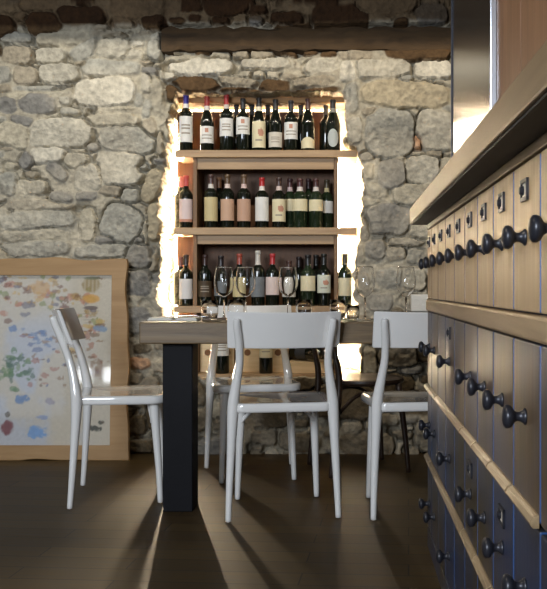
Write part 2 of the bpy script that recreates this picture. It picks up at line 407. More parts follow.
# right of the left pier the wall stands a little further back
back = smooth01((GX - P(160, 0, YB).x - .02 * fbm(GX, GZ, 12, 80)) / .03) * smooth01((GZ - P(0, 108, YB).z) / .05) * (1 - smooth01((GX - P(345, 0, YB).x) / .04))
depth = depth + .03 * back
tb_ = smooth01((GX - P(158, 0, YB).x) / .02) * smooth01((GZ - P(0, 51, YB).z) / .015) * (1 - smooth01((GZ - P(0, 25, YB).z) / .02))
depth = depth * (1 - tb_) + .09 * tb_
GY = YB + depth
# niche outline in photo pixels (x of left and right edge by y)
ys = np.array([85, 100, 120, 150, 165, 180, 200, 230, 260, 290, 318, 345, 376, 380]); xl = np.array([178, 171, 168, 164, 165, 161, 158, 161, 158, 157, 161, 164, 166, 166])
yr = np.array([85, 100, 140, 147, 165, 185, 230, 250, 280, 300, 345, 380]); xr_ = np.array([340, 343, 346, 358, 361, 364, 361, 357, 352, 357, 361, 360])
PXv = VX + GX * F / YB + 4.5 * fbm(GX, GZ, 22, 90, 4, .6); PYv = VY - (GZ - H) * F / YB + 2.0 * fbm(GX, GZ, 22, 91)
niche = (PYv > 90) & (PYv < 378) & (PXv > np.interp(PYv, ys, xl)) & (PXv < np.interp(PYv, yr, xr_))
bm = bmesh.new()
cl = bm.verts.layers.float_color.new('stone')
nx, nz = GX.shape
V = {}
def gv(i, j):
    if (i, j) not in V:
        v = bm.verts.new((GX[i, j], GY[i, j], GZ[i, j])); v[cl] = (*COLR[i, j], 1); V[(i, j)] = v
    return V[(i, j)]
for i in range(nx - 1):
    for j in range(nz - 1):
        if niche[i, j] and niche[i + 1, j] and niche[i, j + 1] and niche[i + 1, j + 1]: continue
        bm.faces.new((gv(i, j), gv(i + 1, j), gv(i + 1, j + 1), gv(i, j + 1)))
# reveal: extrude the niche edge inwards, ring by ring, with rough stones
cx0 = P(260, 0, YB).x; zmid = 1.2
loop = [e for e in bm.edges if e.is_boundary and all(-1.25 < v.co.x < .35 and .2 < v.co.z < 2.2 for v in e.verts)]
lv = list({v for e in loop for v in e.verts})
for _ in range(2): bmesh.ops.smooth_vert(bm, verts=lv, factor=.5, use_axis_x=True, use_axis_y=True, use_axis_z=True)
for step in range(10):
    r = bmesh.ops.extrude_edge_only(bm, edges=loop)
    loop = [g for g in r['geom'] if isinstance(g, bmesh.types.BMEdge)]
    loop = [e for e in loop if e.is_boundary]
    for v in [g for g in r['geom'] if isinstance(g, bmesh.types.BMVert)]:
        n = (random.random() - .5) * .008
        sd = -1 if v.co.x < cx0 else 1
        v.co.y = max(v.co.y + .058, 4.70 + .058 * (step + 1)) if step else v.co.y + .03
        v.co.x += sd * (.004 + n * .6) if abs(v.co.x - cx0) > .4 else 0
        v.co.z += n * .4
        k = .9 + random.random() * .2
        v[cl] = (BASE[0] * k, BASE[1] * k * .97, BASE[2] * k * .9, 1)
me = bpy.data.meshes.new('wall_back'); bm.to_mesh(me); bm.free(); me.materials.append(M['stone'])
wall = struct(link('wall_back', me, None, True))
# back of the niche
bm = bmesh.new(); cl = bm.verts.layers.float_color.new('stone')
xs = np.linspace(-1.3, .45, 90); zs = np.linspace(.2, 2.2, 100); X2, Z2 = np.meshgrid(xs, zs, indexing='ij')
Y2 = 5.29 + .03 * fbm(X2, Z2, 7, 33, 5)
vv = [[bm.verts.new((X2[i, j], Y2[i, j], Z2[i, j])) for j in range(100)] for i in range(90)]
for i in range(90):
    for j in range(100): vv[i][j][cl] = (*(BASE * (1 + .3 * vnoise(np.array(X2[i, j]), np.array(Z2[i, j]), 9, 44))), 1)
for i in range(89):
    for j in range(99): bm.faces.new((vv[i][j], vv[i + 1][j], vv[i + 1][j + 1], vv[i][j + 1]))
me = bpy.data.meshes.new('wall_niche'); bm.to_mesh(me); bm.free(); me.materials.append(M['stone'])
struct(link('wall_niche', me, None, True))
# old timber let into the wall above, and timber lintel over the niche
bm = bmesh.new()
za, zb = P(0, 53, YB).z, P(0, 27, YB).z
x0, x1 = P(162, 0, YB).x, 1.9
nb = 60
rings = []
for i in range(nb + 1):
    x = x0 + (x1 - x0) * i / nb
    w = [random.uniform(-.011, .011) for _ in range(5)]
    rings.append([bm.verts.new(c) for c in ((x, 4.90, za + w[0]), (x, 4.75 + w[1], za + w[0] + .012), (x, 4.738 + w[2], za + .04), (x, 4.742 + w[3], zb - .03), (x, 4.76, zb + w[4]), (x, 4.90, zb + w[4]))])
for a, b_ in zip(rings, rings[1:]):
    for k in range(6): bm.faces.new((a[k], a[(k + 1) % 6], b_[(k + 1) % 6], b_[k]))
bm.faces.new(rings[0]); bm.faces.new(list(reversed(rings[-1])))
struct(obj('trim_1', bm, M['beam'], smooth=True, angle=40))
bm = bmesh.new(); box(bm, (P(158, 0, 4.93).x, 4.93, P(0, 103, 4.93).z), (P(356, 0, 4.93).x, 5.085, P(0, 84, 4.93).z), bevel=.008)
struct(obj('trim_2', bm, M['lintel']))

# ------------------------------------------------------------------ wine shelf in the niche
FD = 4.82
zs1, zs2, zs3, zs0 = P(0, 150, FD).z, P(0, 227.5, FD).z, P(0, 306, FD).z, P(0, 374, FD).z
sh = thing('wine_shelf', 'pale wood wine shelf with brown back panel, lit from behind inside the stone niche', 'shelf', (0, 0, 0))
xa, xb = P(174.5, 0, FD).x, P(357, 0, FD).x
pl, pr_ = P(177, 0, 5.06).x, P(337, 0, 5.06).x
def part_box(name, lo, hi, m, parent, bevel=.003):
    bm = bmesh.new(); box(bm, lo, hi, bevel=bevel); return obj(name, bm, m, parent)
part_box('back_panel', (pl, 5.06, zs0 - .04), (pr_, 5.08, P(0, 111.5, 5.06).z), M['panel'], sh)
for z in (zs1, zs2): part_box('shelf_board', (xa, FD, z - .04), (xb, 5.06, z), M['shelf'], sh)
part_box('shelf_board', (xa, FD, zs3 - .038), (xb - .01, 5.06, zs3), M['shelf'], sh)
part_box('shelf_board', (xa, FD - .02, zs0 - .035), (P(371, 0, FD).x, 5.06, zs0), M['shelf'], sh)
for px in (195, 336):
    x = P(px, 0, FD + .02).x
    for lo, hi in ((zs2, zs1 - .04), (zs3, zs2 - .04), (zs0, zs3 - .038)):
        part_box('upright', (x - .011, FD + .02, lo), (x + .011, 5.06, hi), M['post'], sh, .002)
for z, h in ((zs1 - .04, .062), (zs2 - .04, .05)):
    part_box('rail', (P(197, 0, FD + .03).x, FD + .03, z - h), (P(334, 0, FD + .03).x, FD + .05, z), M['shelf'], sh, .002)
ledz1 = P(0, 111.5, 5.06).z
part_box('led_strip', (pl - .012, 5.066, zs0), (pl - .001, 5.078, ledz1 - .06), M['led'], sh, 0)
part_box('led_strip', (pr_ + .001, 5.066, zs0), (pr_ + .012, 5.078, ledz1 - .06), M['led'], sh, 0)
part_box('led_strip', (pl, 5.066, ledz1 + .001), (pr_, 5.078, ledz1 + .011), M['led_dim'], sh, 0)

# wine bottles -------------------------------------------------------------
def bottle_profile(kind, h, r):
    if kind == 'bord':
        p = [(0, .004), (r * .55, .0), (r * .93, .0), (r, .006), (r, h * .62), (r * .97, h * .655), (r * .80, h * .695), (r * .52, h * .73), (r * .40, h * .76), (r * .37, h * .80), (r * .36, h * .955)]
    else:
        p = [(0, .004), (r * .55, .0), (r * .93, .0), (r, .006), (r, h * .48), (r * .97, h * .53), (r * .86, h * .60), (r * .66, h * .68), (r * .48, h * .76), (r * .39, h * .83), (r * .37, h * .955)]
    p += [(r * .41, h * .957), (r * .41, h * .985), (r * .36, h), (0, h)]
    return p
LABM = {}
def colm(rgb, rough=.65):
    if rgb not in LABM: LABM[rgb] = mat('print_%02x%02x%02x' % rgb, lin(rgb), rough=rough, var=.05)
    return LABM[rgb]
def radius_at(prof, z):
    for (r0, z0), (r1, z1) in zip(prof[2:], prof[3:]):
        if z0 <= z <= z1 and z1 > z0: return r0 + (r1 - r0) * (z - z0) / (z1 - z0)
    return prof[3][0]
def make_bottle(loc, h, kind, cap, lab, label, group, gm='bottle', r=.0375, neck=None, mark=None, arch=False, rz=0.0, shape='rect'):
    t = thing('wine_bottle', label, 'wine bottle', loc, rz, group)
    prof = bottle_profile(kind, h, r)
    bm = bmesh.new(); lathe(bm, prof, 22); obj('body', bm, M[gm], t, True, 50)
    if cap:
        zc0 = h * .80
        pp = [(radius_at(prof, z) + .0009, z) for z in np.linspace(zc0, h * .95, 6)] + [(r * .41 + .001, h * .957), (r * .41 + .001, h * .985), (r * .36 + .001, h + .001), (0, h + .001)]
        bm = bmesh.new(); lathe(bm, pp, 18); obj('capsule', bm, colm(cap, .35), t, True, 50)
    if neck:
        zn = h * .745
        pp = [(radius_at(prof, z) + .0012, z) for z in np.linspace(zn, zn + .024, 5)]
        bm = bmesh.new(); lathe(bm, pp, 18); obj('neck_label', bm, colm(neck), t, True)
    if lab:
        z0, z1, col = lab
        nc, nr = 20, 16
        a0 = math.radians(74)
        bm = bmesh.new(); g = []
        for i in range(nc + 1):
            a = -PI / 2 + a0 * (2 * i / nc - 1); row = []
            for j in range(nr + 1):
                f = j / nr
                top = z1
                if arch: top = z0 + (z1 - z0) * (.62 + .38 * math.cos((2 * i / nc - 1) * PI / 2))
                if shape == 'round':
                    w = (2 * i / nc - 1); hh = math.sqrt(max(0, 1 - w * w)); zc = (z0 + z1) / 2; hz = (z1 - z0) / 2
                    z = zc + hz * hh * (2 * f - 1); aa = -PI / 2 + .75 * w
                else: z = z0 + (top - z0) * f; aa = a
                rr = radius_at(prof, z) + .0008
                row.append(bm.verts.new((rr * math.cos(aa), rr * math.sin(aa), z)))
            g.append(row)
        for i in range(nc):
            for j in range(nr):
                mi = 0
                u, f = (i + .5) / nc, (j + .5) / nr
                if mark == 'seal' and (u - .62) ** 2 / .03 + (f - .58) ** 2 / .02 < 1: mi = 2
                elif mark == 'crest' and abs(u - .5) < .08 and .62 < f < .86: mi = 2
                elif mark == 'band' and f < .14: mi = 2
                elif mark == 'lines' and j in (5, 8, 10) and .25 < u < .75: mi = 1
                elif mark == 'crest' and j in (4, 7) and .22 < u < .78: mi = 1
                elif mark == 'seal' and j in (4,) and .3 < u < .7: mi = 1
                try: fa = bm.faces.new((g[i][j], g[i + 1][j], g[i + 1][j + 1], g[i][j + 1])); fa.material_index = mi
                except ValueError: pass
        obj('label', bm, [colm(col), colm((150, 140, 126)), colm((188, 136, 112))], t, True)
    return t

WHT, CRM, BEI, PNK, GRY = (222, 220, 214), (220, 208, 172), (196, 180, 134), (196, 160, 134), (112, 116, 118)
def zfrom(py, d): return P(0, py, d).z
def row(zs, d, items, group):
    for it in items:
        px, top, kind, cap, lab, txt = it[:6]; kw = it[6] if len(it) > 6 else {}
        dd = kw.pop('d', d)
        h = zfrom(top, dd) - zs
        if lab: lab = (max(.012, zfrom(lab[1], dd - .037) - zs), zfrom(lab[0], dd - .037) - zs, lab[2])
        x = P(px, 0, dd).x
        make_bottle((x, dd, zs + .0005), h, kind, cap, lab, txt, group, rz=math.atan2(-x, dd) * .7 if x else 0, **kw)
BD = 4.868; BK = 4.99
row(zs1, BD, [
    (186, 94, 'bord', (58, 52, 140), (116, 142, WHT), 'wine bottle with violet-blue capsule and tall white label at left end of top shelf', dict(neck=(230, 226, 220), mark='lines')),
    (207, 97, 'burg', (140, 44, 40), (126, 143, WHT), 'sloping dark wine bottle with dull red capsule and low square white label on top shelf', dict(neck=(206, 198, 190), mark='crest')),
    (226.5, 95, 'bord', (160, 44, 44), (118, 136, WHT), 'wine bottle with bright red capsule and mid-height white label on top shelf', dict(neck=(190, 180, 170), mark='lines')),
    (243, 99, 'bord', (30, 28, 30), (117, 134, WHT), 'wine bottle with black capsule and white label bearing a small red crest on top shelf', dict(mark='crest')),
    (259, 98, 'burg', (36, 30, 28), (121, 147.5, CRM), 'wide wine bottle with large cream label and red seal on top shelf', dict(neck=(222, 214, 190), mark='seal')),
    (275.5, 100, 'burg', (30, 28, 28), (132, 147, (206, 198, 184)), 'slender dark wine bottle with low off-white label near middle of top shelf', dict(mark='lines')),
    (291, 101, 'bord', (34, 30, 34), (122, 139, WHT), 'wine bottle with high white label crossed by a red and blue print on top shelf', dict(mark='crest')),
    (308, 99, 'burg', (70, 40, 34), (137, 148, CRM), 'sloping wine bottle with small arched cream label near right of top shelf', dict(arch=True)),
    (333, 100, 'burg', (28, 26, 28), (129, 147, (176, 182, 178)), 'broad dark wine bottle with round grey label at right end of top shelf', dict(r=.041, shape='round', neck=(120, 118, 112))),
    (236.5, 105.5, 'bord', (44, 40, 44), None, 'dark wine bottle behind the one with a red-crested white label on top shelf', dict(d=BK)),
    (252, 105.5, 'bord', (34, 32, 36), None, 'dark wine bottle in second row behind the large cream seal label on top shelf', dict(d=BK)),
    (268, 105.5, 'bord', (60, 44, 40), None, 'dark wine bottle peeping out left of the slender low-label bottle on top shelf', dict(d=BK)),
    (301, 105.5, 'bord', (40, 36, 38), None, 'dark wine bottle behind the small arched cream label on top shelf', dict(d=BK)),
    (326, 105.5, 'bord', (84, 70, 54), None, 'dark wine bottle half behind the round grey label at right of top shelf', dict(d=BK)),
], 'wine bottles on the top shelf')
row(zs2, BD, [
    (186, 176, 'bord', (178, 70, 66), (199, 222, (216, 196, 192)), 'wine bottle with pinkish white label outside left upright on middle shelf', dict(mark='band')),
    (211, 175, 'bord', (76, 56, 52), (197, 221, BEI), 'wine bottle with straw yellow label and white neck band on middle shelf', dict(neck=(206, 200, 192))),
    (227.5, 175, 'bord', (92, 72, 52), (199, 220.5, PNK), 'wine bottle with salmon pink label right of the straw yellow label on middle shelf', dict(neck=(214, 196, 188))),
    (244, 175, 'bord', (104, 82, 62), (199, 221, (190, 152, 128)), 'wine bottle with dull pink label left of the red-capsule bottle on middle shelf', dict(neck=(206, 180, 174))),
    (262, 178, 'bord', (176, 44, 44), (197, 221, WHT), 'wine bottle with red capsule and tall plain white label on middle shelf', dict(neck=(220, 214, 206))),
    (279, 178, 'bord', (66, 48, 44), (199, 221.5, CRM), 'wine bottle with tall cream label and big red seal on middle shelf', dict(mark='seal', neck=(206, 186, 178))),
    (300, 179, 'bord', (76, 46, 46), (199, 211, CRM), 'broad green wine bottle with square cream label right of the red-sealed one on middle shelf', dict(gm='bottleg', r=.042, neck=(206, 196, 190))),
    (316, 179, 'bord', (72, 44, 42), (199.5, 211, CRM), 'green wine bottle with square cream label second from right on middle shelf', dict(gm='bottleg', r=.039, neck=(206, 196, 190))),
    (326.8, 180, 'bord', (80, 70, 52), (201, 213, WHT), 'green wine bottle with white label against right upright on middle shelf', dict(d=4.95, gm='bottleg', r=.036, neck=(180, 170, 130))),
    (181.5, 177, 'bord', (196, 110, 100), None, 'wine bottle with pale red capsule tucked behind the leftmost bottle on middle shelf', dict(d=BK)),
    (219, 178, 'bord', (168, 120, 84), None, 'wine bottle with tan capsule behind the first salmon label on middle shelf', dict(d=BK)),
    (290, 179, 'bord', (70, 44, 44), (199, 211, CRM), 'green wine bottle standing behind and left of the broad square-label bottle on middle shelf', dict(gm='bottleg', d=4.94, neck=(190, 170, 170))),
    (308.5, 179, 'bord', (64, 40, 40), None, 'green wine bottle in second row between two square cream labels on middle shelf', dict(gm='bottleg', d=BK)),
], 'wine bottles on the middle shelf')
row(zs3, BD, [
    (186, 255, 'bord', (52, 40, 34), (279, 299, (220, 216, 212)), 'wine bottle with square white label outside left upright on low shelf', dict()),
    (205, 255, 'bord', (56, 38, 34), (281, 297, (70, 54, 34)), 'dark wine bottle with small dark golden label on low shelf', dict(mark='lines')),
    (221, 256, 'bord', (40, 34, 34), (281, 296, GRY), 'dark grey-label wine bottle behind the left wine glass on low shelf', dict()),
    (239.5, 254, 'bord', (158, 76, 62), (277, 297, BEI), 'wine bottle with copper red capsule and beige label on low shelf', dict()),
    (258, 251, 'bord', (196, 192, 182), (277, 297, GRY), 'tall wine bottle with silvery white capsule and dark grey label on low shelf', dict(neck=(206, 200, 190))),
    (272.5, 254, 'bord', (178, 54, 56), (277, 295, (216, 196, 188)), 'wine bottle with crimson capsule and pale pink label on low shelf', dict()),
    (289, 261, 'burg', (72, 50, 44), (277, 297, (206, 200, 188)), 'short wine bottle behind the middle wine glass on low shelf', dict()),
    (308, 255, 'bord', (36, 34, 34), (276, 291, CRM), 'green wine bottle with square cream label on low shelf', dict(gm='bottleg', r=.041)),
    (324, 254, 'bord', (34, 34, 32), (275, 293, (206, 208, 190)), 'wine bottle with pale green and cream label on low shelf', dict(mark='seal')),
    (345, 254, 'bord', (60, 54, 40), (278, 296, CRM), 'wine bottle with tall cream label at right end of low shelf, outside the upright', dict(gm='bottleg')),
    (180.5, 257, 'bord', (110, 70, 66), None, 'dark wine bottle tucked behind the square white label outside left upright on low shelf', dict(d=BK)),
    (299, 257, 'bord', (50, 38, 36), None, 'dark wine bottle in second row behind the square cream label on low shelf', dict(d=BK)),
    (316, 255, 'bord', (48, 44, 40), None, 'dark wine bottle in second row left of the pale green label on low shelf', dict(d=BK)),
], 'wine bottles on the low shelf')
row(zs0, BD, [
    (222, 318, 'bord', (60, 50, 46), (340, 356, WHT), 'wine bottle with white label standing before the left wooden wine crate under the table', dict(mark='lines', r=.04)),
    (266, 318, 'bord', (60, 50, 46), (340, 358, CRM), 'wine bottle with cream label standing before the second wooden wine crate under the table', dict(mark='lines')),
], 'wine bottles at the foot of the shelf')
# lying bottle
tb = make_bottle((0, 0, 0), .30, 'bord', (28, 26, 26), (.05, .13, (60, 62, 66)), 'dark wine bottle lying on its side at the foot of the shelf', 'wine bottles at the foot of the shelf')
tb.rotation_euler = (0, math.radians(88), math.radians(-42)); tb.location = P(293, 0, 4.98); tb.location.z = zs0 + .106
# wooden wine crates
crate0 = None
for i, (pa, pb, txt) in enumerate(((200.5, 234, 'pale wooden wine crate behind the white-label bottle at foot of shelf'), (236, 288, 'wider pale wooden wine crate behind the cream-label bottle at foot of shelf'), (290, 333, 'pale wooden wine crate carrying the lying bottle at foot of shelf'))):
    t = thing('wine_crate', txt, 'crate', (P((pa + pb) / 2, 0, 4.93).x, 4.94, zs0), 0, 'wooden wine crates')
    w = (pb - pa) / F * 4.93 / 2
    hh = .25 if i < 2 else .064
    bm = bmesh.new(); y0 = -.02 if i < 2 else -.09
    box(bm, (-w, y0, .001), (w, y0 + .012, hh), bevel=.002); box(bm, (-w, y0 + .012, .001), (-w + .01, .10, hh)); box(bm, (w - .01, y0 + .012, .001), (w, .10, hh))
    box(bm, (-w + .01, .088, .001), (w - .01, .10, hh)); box(bm, (-w + .01, y0 + .012, .001), (w - .01, .088, .012))
    if i == 2: box(bm, (-w + .01, y0 + .012, hh - .01), (w - .01, .088, hh))
    obj('box', bm, M['crate'], t)
    if i < 2:
        for sx in (-.55, .62):
            bm = bmesh.new(); lathe(bm, [(0, -.0015), (.009, -.0015), (.013, -.0015), (.018, -.0015), (.018, 0)], 14, 'Y', (w * sx, y0, .11))
            obj('stamp', bm, M['ink'], t)

# ------------------------------------------------------------------ dining table
TZ = .762
tx0, tx1, ty0, ty1 = -.818, .80, 3.46, 3.96
tt = thing('dining_table', 'thick brown wooden dining table on square black legs before the wine shelf', 'table', ((tx0 + tx1) / 2, 3.7, 0))
ox = (tx0 + tx1) / 2
bm = bmesh.new(); box(bm, (tx0 - ox, ty0 - 3.7, TZ - .086), (tx1 - ox, ty1 - 3.7, TZ), bevel=.005)
obj('tabletop', bm, M['table'], tt)
for xl_ in (-.738, .60):
    bm = bmesh.new(); box(bm, (xl_ - ox, 3.52 - 3.7, 0), (xl_ + .120 - ox, 3.652 - 3.7, TZ - .086), bevel=.004); obj('leg', bm, M['black'], tt)
    
# glassware
def wine_glass(loc, label, s=1.0):
    t = thing('wine_glass', label, 'wine glass', loc, 0, 'wine glasses on the table')
    h = .223 * s
    bm = bmesh.new()
    key = [(0, .0945), (.006, .0958), (.014, .1002), (.027, .1115), (.037, .1275), (.0420, .147), (.0422, .165), (.0392, .188), (.0335, .223)]
    cur = [(float(q[0]), float(q[1])) for q in catmull(key, 6)]
    bowl_i = []
    for k, (r_, z_) in enumerate(cur):
        a = cur[max(k - 1, 0)]; b_ = cur[min(k + 1, len(cur) - 1)]
        dr, dz = b_[0] - a[0], b_[1] - a[1]; ln = math.hypot(dr, dz)
        bowl_i.append((max(0, r_ - .0009 * dz / ln), z_ + .0009 * dr / ln if k < len(cur) - 1 else z_))
    bowl_i[0] = (0, cur[0][1] + .0009)
    bowl_o = [(max(0, a), b_) for a, b_ in cur]; bowl_i = bowl_i[::-1]
    lathe(bm, [(r * s, z * s) for r, z in bowl_o + bowl_i], 48); obj('bowl', bm, M['glass'], t, True)
    bm = bmesh.new()
    lathe(bm, [(r * s, z * s) for r, z in [(0, .0), (.036, .0), (.037, .0015), (.034, .003), (.015, .006), (.006, .011), (.004, .02), (.0036, .06), (.004, .0935), (0, .0935)]], 28)
    obj('stem', bm, M['glass'], t, True)
    return t
def on_table(px, d): p = P(px, 0, d); return (p.x, d, TZ + .0005)
wine_glass(on_table(224, 3.72), 'leftmost wine glass on the table, beside the low tumbler')
wine_glass(on_table(245.5, 3.74), 'wine glass just right of the leftmost one, its stem behind the white chair back')
wine_glass(on_table(288, 3.76), 'wine glass standing alone before the middle of the wine shelf')
wine_glass(on_table(365, 3.70), 'wine glass in front of the bright right edge of the niche')
wine_glass(on_table(406, 3.74), 'wine glass nearest the drawer counter, against the stone wall')
def tumbler(loc, label, s=1.0):
    t = tag(bpy.data.objects.new('tumbler', None), label, 'tumbler', 'tumblers on the table')
    bm = bmesh.new()
    lathe(bm, [(r * s, z * s) for r, z in [(0, 0), (.028, 0), (.031, .003), (.036, .03), (.0365, .05), (.034, .082), (.0325, .082), (.0348, .05), (.0343, .03), (.029, .009), (0, .008)]], 28)
    bpy.data.objects.remove(t)
    o = obj('tumbler', bm, M['glass'], None, True); o.location = loc
    return tag(o, label, 'tumbler', 'tumblers on the table')
tumbler(on_table(209.5, 3.66), 'low clear tumbler left of the leftmost wine glass, beside the napkin', 1.0)
tumbler(on_table(236, 3.84), 'clear tumbler behind the stem of the second wine glass')
tumbler(on_table(304, 3.86), 'clear tumbler right of the lone middle wine glass')
tumbler(on_table(338, 3.84), 'clear tumbler left of the bright right edge of the niche')
tumbler(on_table(353, 3.66), 'clear tumbler beside the foot of the wine glass before the bright niche edge', .75)
def napkin(px0, px1, d, label):
    a, b_ = P(px0, 0, d), P(px1, 0, d)
    t = thing('folded_napkin', label, 'napkin', ((a.x + b_.x) / 2, d, TZ + .0005), 0, 'napkins on the table')
    w = (b_.x - a.x) / 2
    bm = bmesh.new(); box(bm, (-w, -.07, 0), (w, .07, .006), bevel=.0025); box(bm, (-w + .004, -.066, .006), (w - .006, .068, .012), bevel=.0025)
    obj('cloth', bm, M['napkin'], t)
    return t
napkin(151, 176, 3.66, 'flat folded white napkin at the left end of the table'); napkin(178, 200, 3.64, 'folded white napkin between the left table end and the low tumbler')
def fork(loc, rz, label):
    bm = bmesh.new()
    tube(bm, [(-.095, 0, .004), (-.04, 0, .006), (.03, 0, .008), (.05, 0, .004)], [.004, .0035, .0028, .006], seg=8, n=4, flat=.6, side=(0, 0, 1))
    for k in (-1.5, -.5, .5, 1.5): tube(bm, [(.05, k * .0042, .004), (.075, k * .0048, .003), (.095, k * .0045, .007)], [.0016, .0014, .001], seg=6, n=3)
    o = obj('fork', bm, M['steelcut'], None, True); o.location = loc; o.rotation_euler = (0, 0, rz)
    return tag(o, label, 'fork', 'forks on the table')
fork((on_table(189, 3.64)[0], 3.60, TZ + .0135), .05, 'steel fork lying on the napkin next to the low tumbler')
fork((on_table(346, 3.62)[0], 3.60, TZ + .0005), .1, 'steel fork on the table below the bright niche edge')

# ------------------------------------------------------------------ white chairs
def white_chair(label, loc, rz):
    t = thing('white_chair', label, 'chair', loc, rz, 'white dining chairs')
    W = M['white']
    # seat: rounded trapezoid slab, faintly dished
    outline = []
    def corner(cx, cy, r, a0, a1, n=8):
        for k in range(n + 1):
            a = math.radians(a0 + (a1 - a0) * k / n); outline.append((cx + r * math.cos(a), cy + r * math.sin(a)))
    corner(.145, .135, .06, 0, 90); corner(-.145, .135, .06, 90, 180); corner(-.155, -.15, .035, 180, 270); corner(.155, -.15, .035, 270, 360)
    bm = bmesh.new()
    levels = [(.416, .94), (.418, .985), (.426, 1.0), (.444, 1.0), (.451, .985), (.453, .96), (.449, .8), (.446, .5), (.445, .2)]
    rings = []
    for z, s in levels: rings.append([bm.verts.new((x * s, -.005 + (y + .005) * s, z)) for x, y in outline])
    for a, b_ in zip(rings, rings[1:]):
        for k in range(len(a)): bm.faces.new((a[k], a[(k + 1) % len(a)], b_[(k + 1) % len(a)], b_[k]))
    bm.faces.new(rings[-1]); bm.faces.new(list(reversed(rings[0])))
    obj('seat', bm, W, t, True, 60)
    for s in (-1, 1):
        # rear leg runs up into the back post in one S curve
        bm = bmesh.new()
        tube(bm, [(s * .212, -.187, .006), (s * .208, -.179, .12), (s * .200, -.168, .30), (s * .195, -.163, .41), (s * .191, -.166, .47), (s * .179, -.180, .55), (s * .170, -.200, .62), (s * .173, -.226, .69), (s * .181, -.250, .752), (s * .182, -.258, .778)],
             [.0115, .0135, .0175, .022, .0215, .0175, .0155, .0150, .0140, .0125], seg=14, n=6, flat=1.0)
        obj('rear_leg', bm, W, t, True)
        bm = bmesh.new()
        tube(bm, [(s * .168, .170, .006), (s * .163, .163, .15), (s * .156, .150, .32), (s * .150, .143, .42)], [.0115, .014, .0175, .020], seg=14, n=6)
        obj('front_leg', bm, W, t, True)
        bm = bmesh.new()
        tube(bm, [(s * .153, .136, .335), (s * .140, .134, .352), (s * .120, .128, .375), (s * .098, .122, .400), (s * .085, .118, .420)], [.008, .0085, .009, .0095, .010], seg=10, n=5)
        obj('brace', bm, W, t, True)
    # curved back panel
    bm = bmesh.new(); nu, nv, th = 24, 6, .013
    def surf(u, v, off):
        x = .215 * u; bow = .050 * u * u
        z = .667 + .137 * v
        y = -.228 - .055 * (z - .68) / .13 * .9 + bow - .012 + off
        return (x * (1 + .01 * v), y, z + .004 * u * u * (1 if v > .5 else 0))
    F_, B_ = [], []
    for i in range(nu + 1):
        F_.append([bm.verts.new(surf(2 * i / nu - 1, j / nv, th)) for j in range(nv + 1)]); B_.append([bm.verts.new(surf(2 * i / nu - 1, j / nv, 0)) for j in range(nv + 1)])
    for i in range(nu):
        for j in range(nv):
            bm.faces.new((F_[i][j], F_[i][j + 1], F_[i + 1][j + 1], F_[i + 1][j])); bm.faces.new((B_[i][j], B_[i + 1][j], B_[i + 1][j + 1], B_[i][j + 1]))
        for j in (0, nv): bm.faces.new((F_[i][j], F_[i + 1][j], B_[i + 1][j], B_[i][j]))
    for j in range(nv):
        for i in (0, nu): bm.faces.new((F_[i][j], F_[i][j + 1], B_[i][j + 1], B_[i][j]))
    bmesh.ops.recalc_face_normals(bm, faces=bm.faces)
    es = [e for e in bm.edges if e.is_manifold and e.calc_face_angle(0) > 1.0]
    bmesh.ops.bevel(bm, geom=es, offset=.003, segments=2, affect='EDGES')
    obj('backrest', bm, W, t, True, 50)
    return t
def ang(fx, fy): return math.atan2(-fx, fy)
ch = white_chair('white wooden chair in front of the table, its back to the viewer, whole in view', (-.271, 3.571, 0), ang(-.15, .99))
dup(ch, (.283, 3.60, 0), ang(-.15, .99), 'white wooden chair partly hidden by the drawer counter')
dup(ch, (-.972, 3.796, 0), ang(.985, .17), 'white wooden chair seen side-on at the left end of the table before the framed map')
dup(ch, (-.447, 4.22, 0), ang(.22, -.975), 'white wooden chair on the far side of the table, facing the viewer')

# dark bentwood chair
t = thing('bentwood_chair', 'dark brown low-backed bentwood chair behind the table beside the bright niche corner', 'chair', (.06, 4.35, 0), ang(.94, .34))
bm = bmesh.new(); lathe(bm, [(0, .425), (.17, .425), (.19, .43), (.196, .44), (.192, .452), (.175, .456), (.10, .452), (0, .451)], 36, org=(0, .03, 0)); obj('seat', bm, M['dark'], t, True, 50)
for s in (-1, 1):
    bm = bmesh.new(); tube(bm, [(s * .17, .19, .006), (s * .160, .175, .2), (s * .14, .15, .43)], [.012, .014, .016], n=6); obj('front_leg', bm, M['dark'], t, True)
    bm = bmesh.new(); tube(bm, [(s * .17, -.205, .006), (s * .165, -.185, .2), (s * .16, -.16, .43), (s * .158, -.175, .56), (s * .155, -.20, .66)], [.012, .014, .016, .014, .012], n=6); obj('rear_leg', bm, M['dark'], t, True)
    bm = bmesh.new(); tube(bm, [(s * .156, .165, .30), (s * .14, .08, .37), (s * .13, .0, .392), (s * .14, -.08, .37), (s * .16, -.165, .30)], [.009] * 5, n=6); obj('brace', bm, M['dark'], t, True)
bm = bmesh.new(); tube(bm, [(-.155, -.20, .65), (-.11, -.225, .685), (0, -.235, .695), (.11, -.225, .685), (.155, -.20, .65)], [.012, .013, .013, .013, .012], n=6); obj('back_rail', bm, M['dark'], t, True)

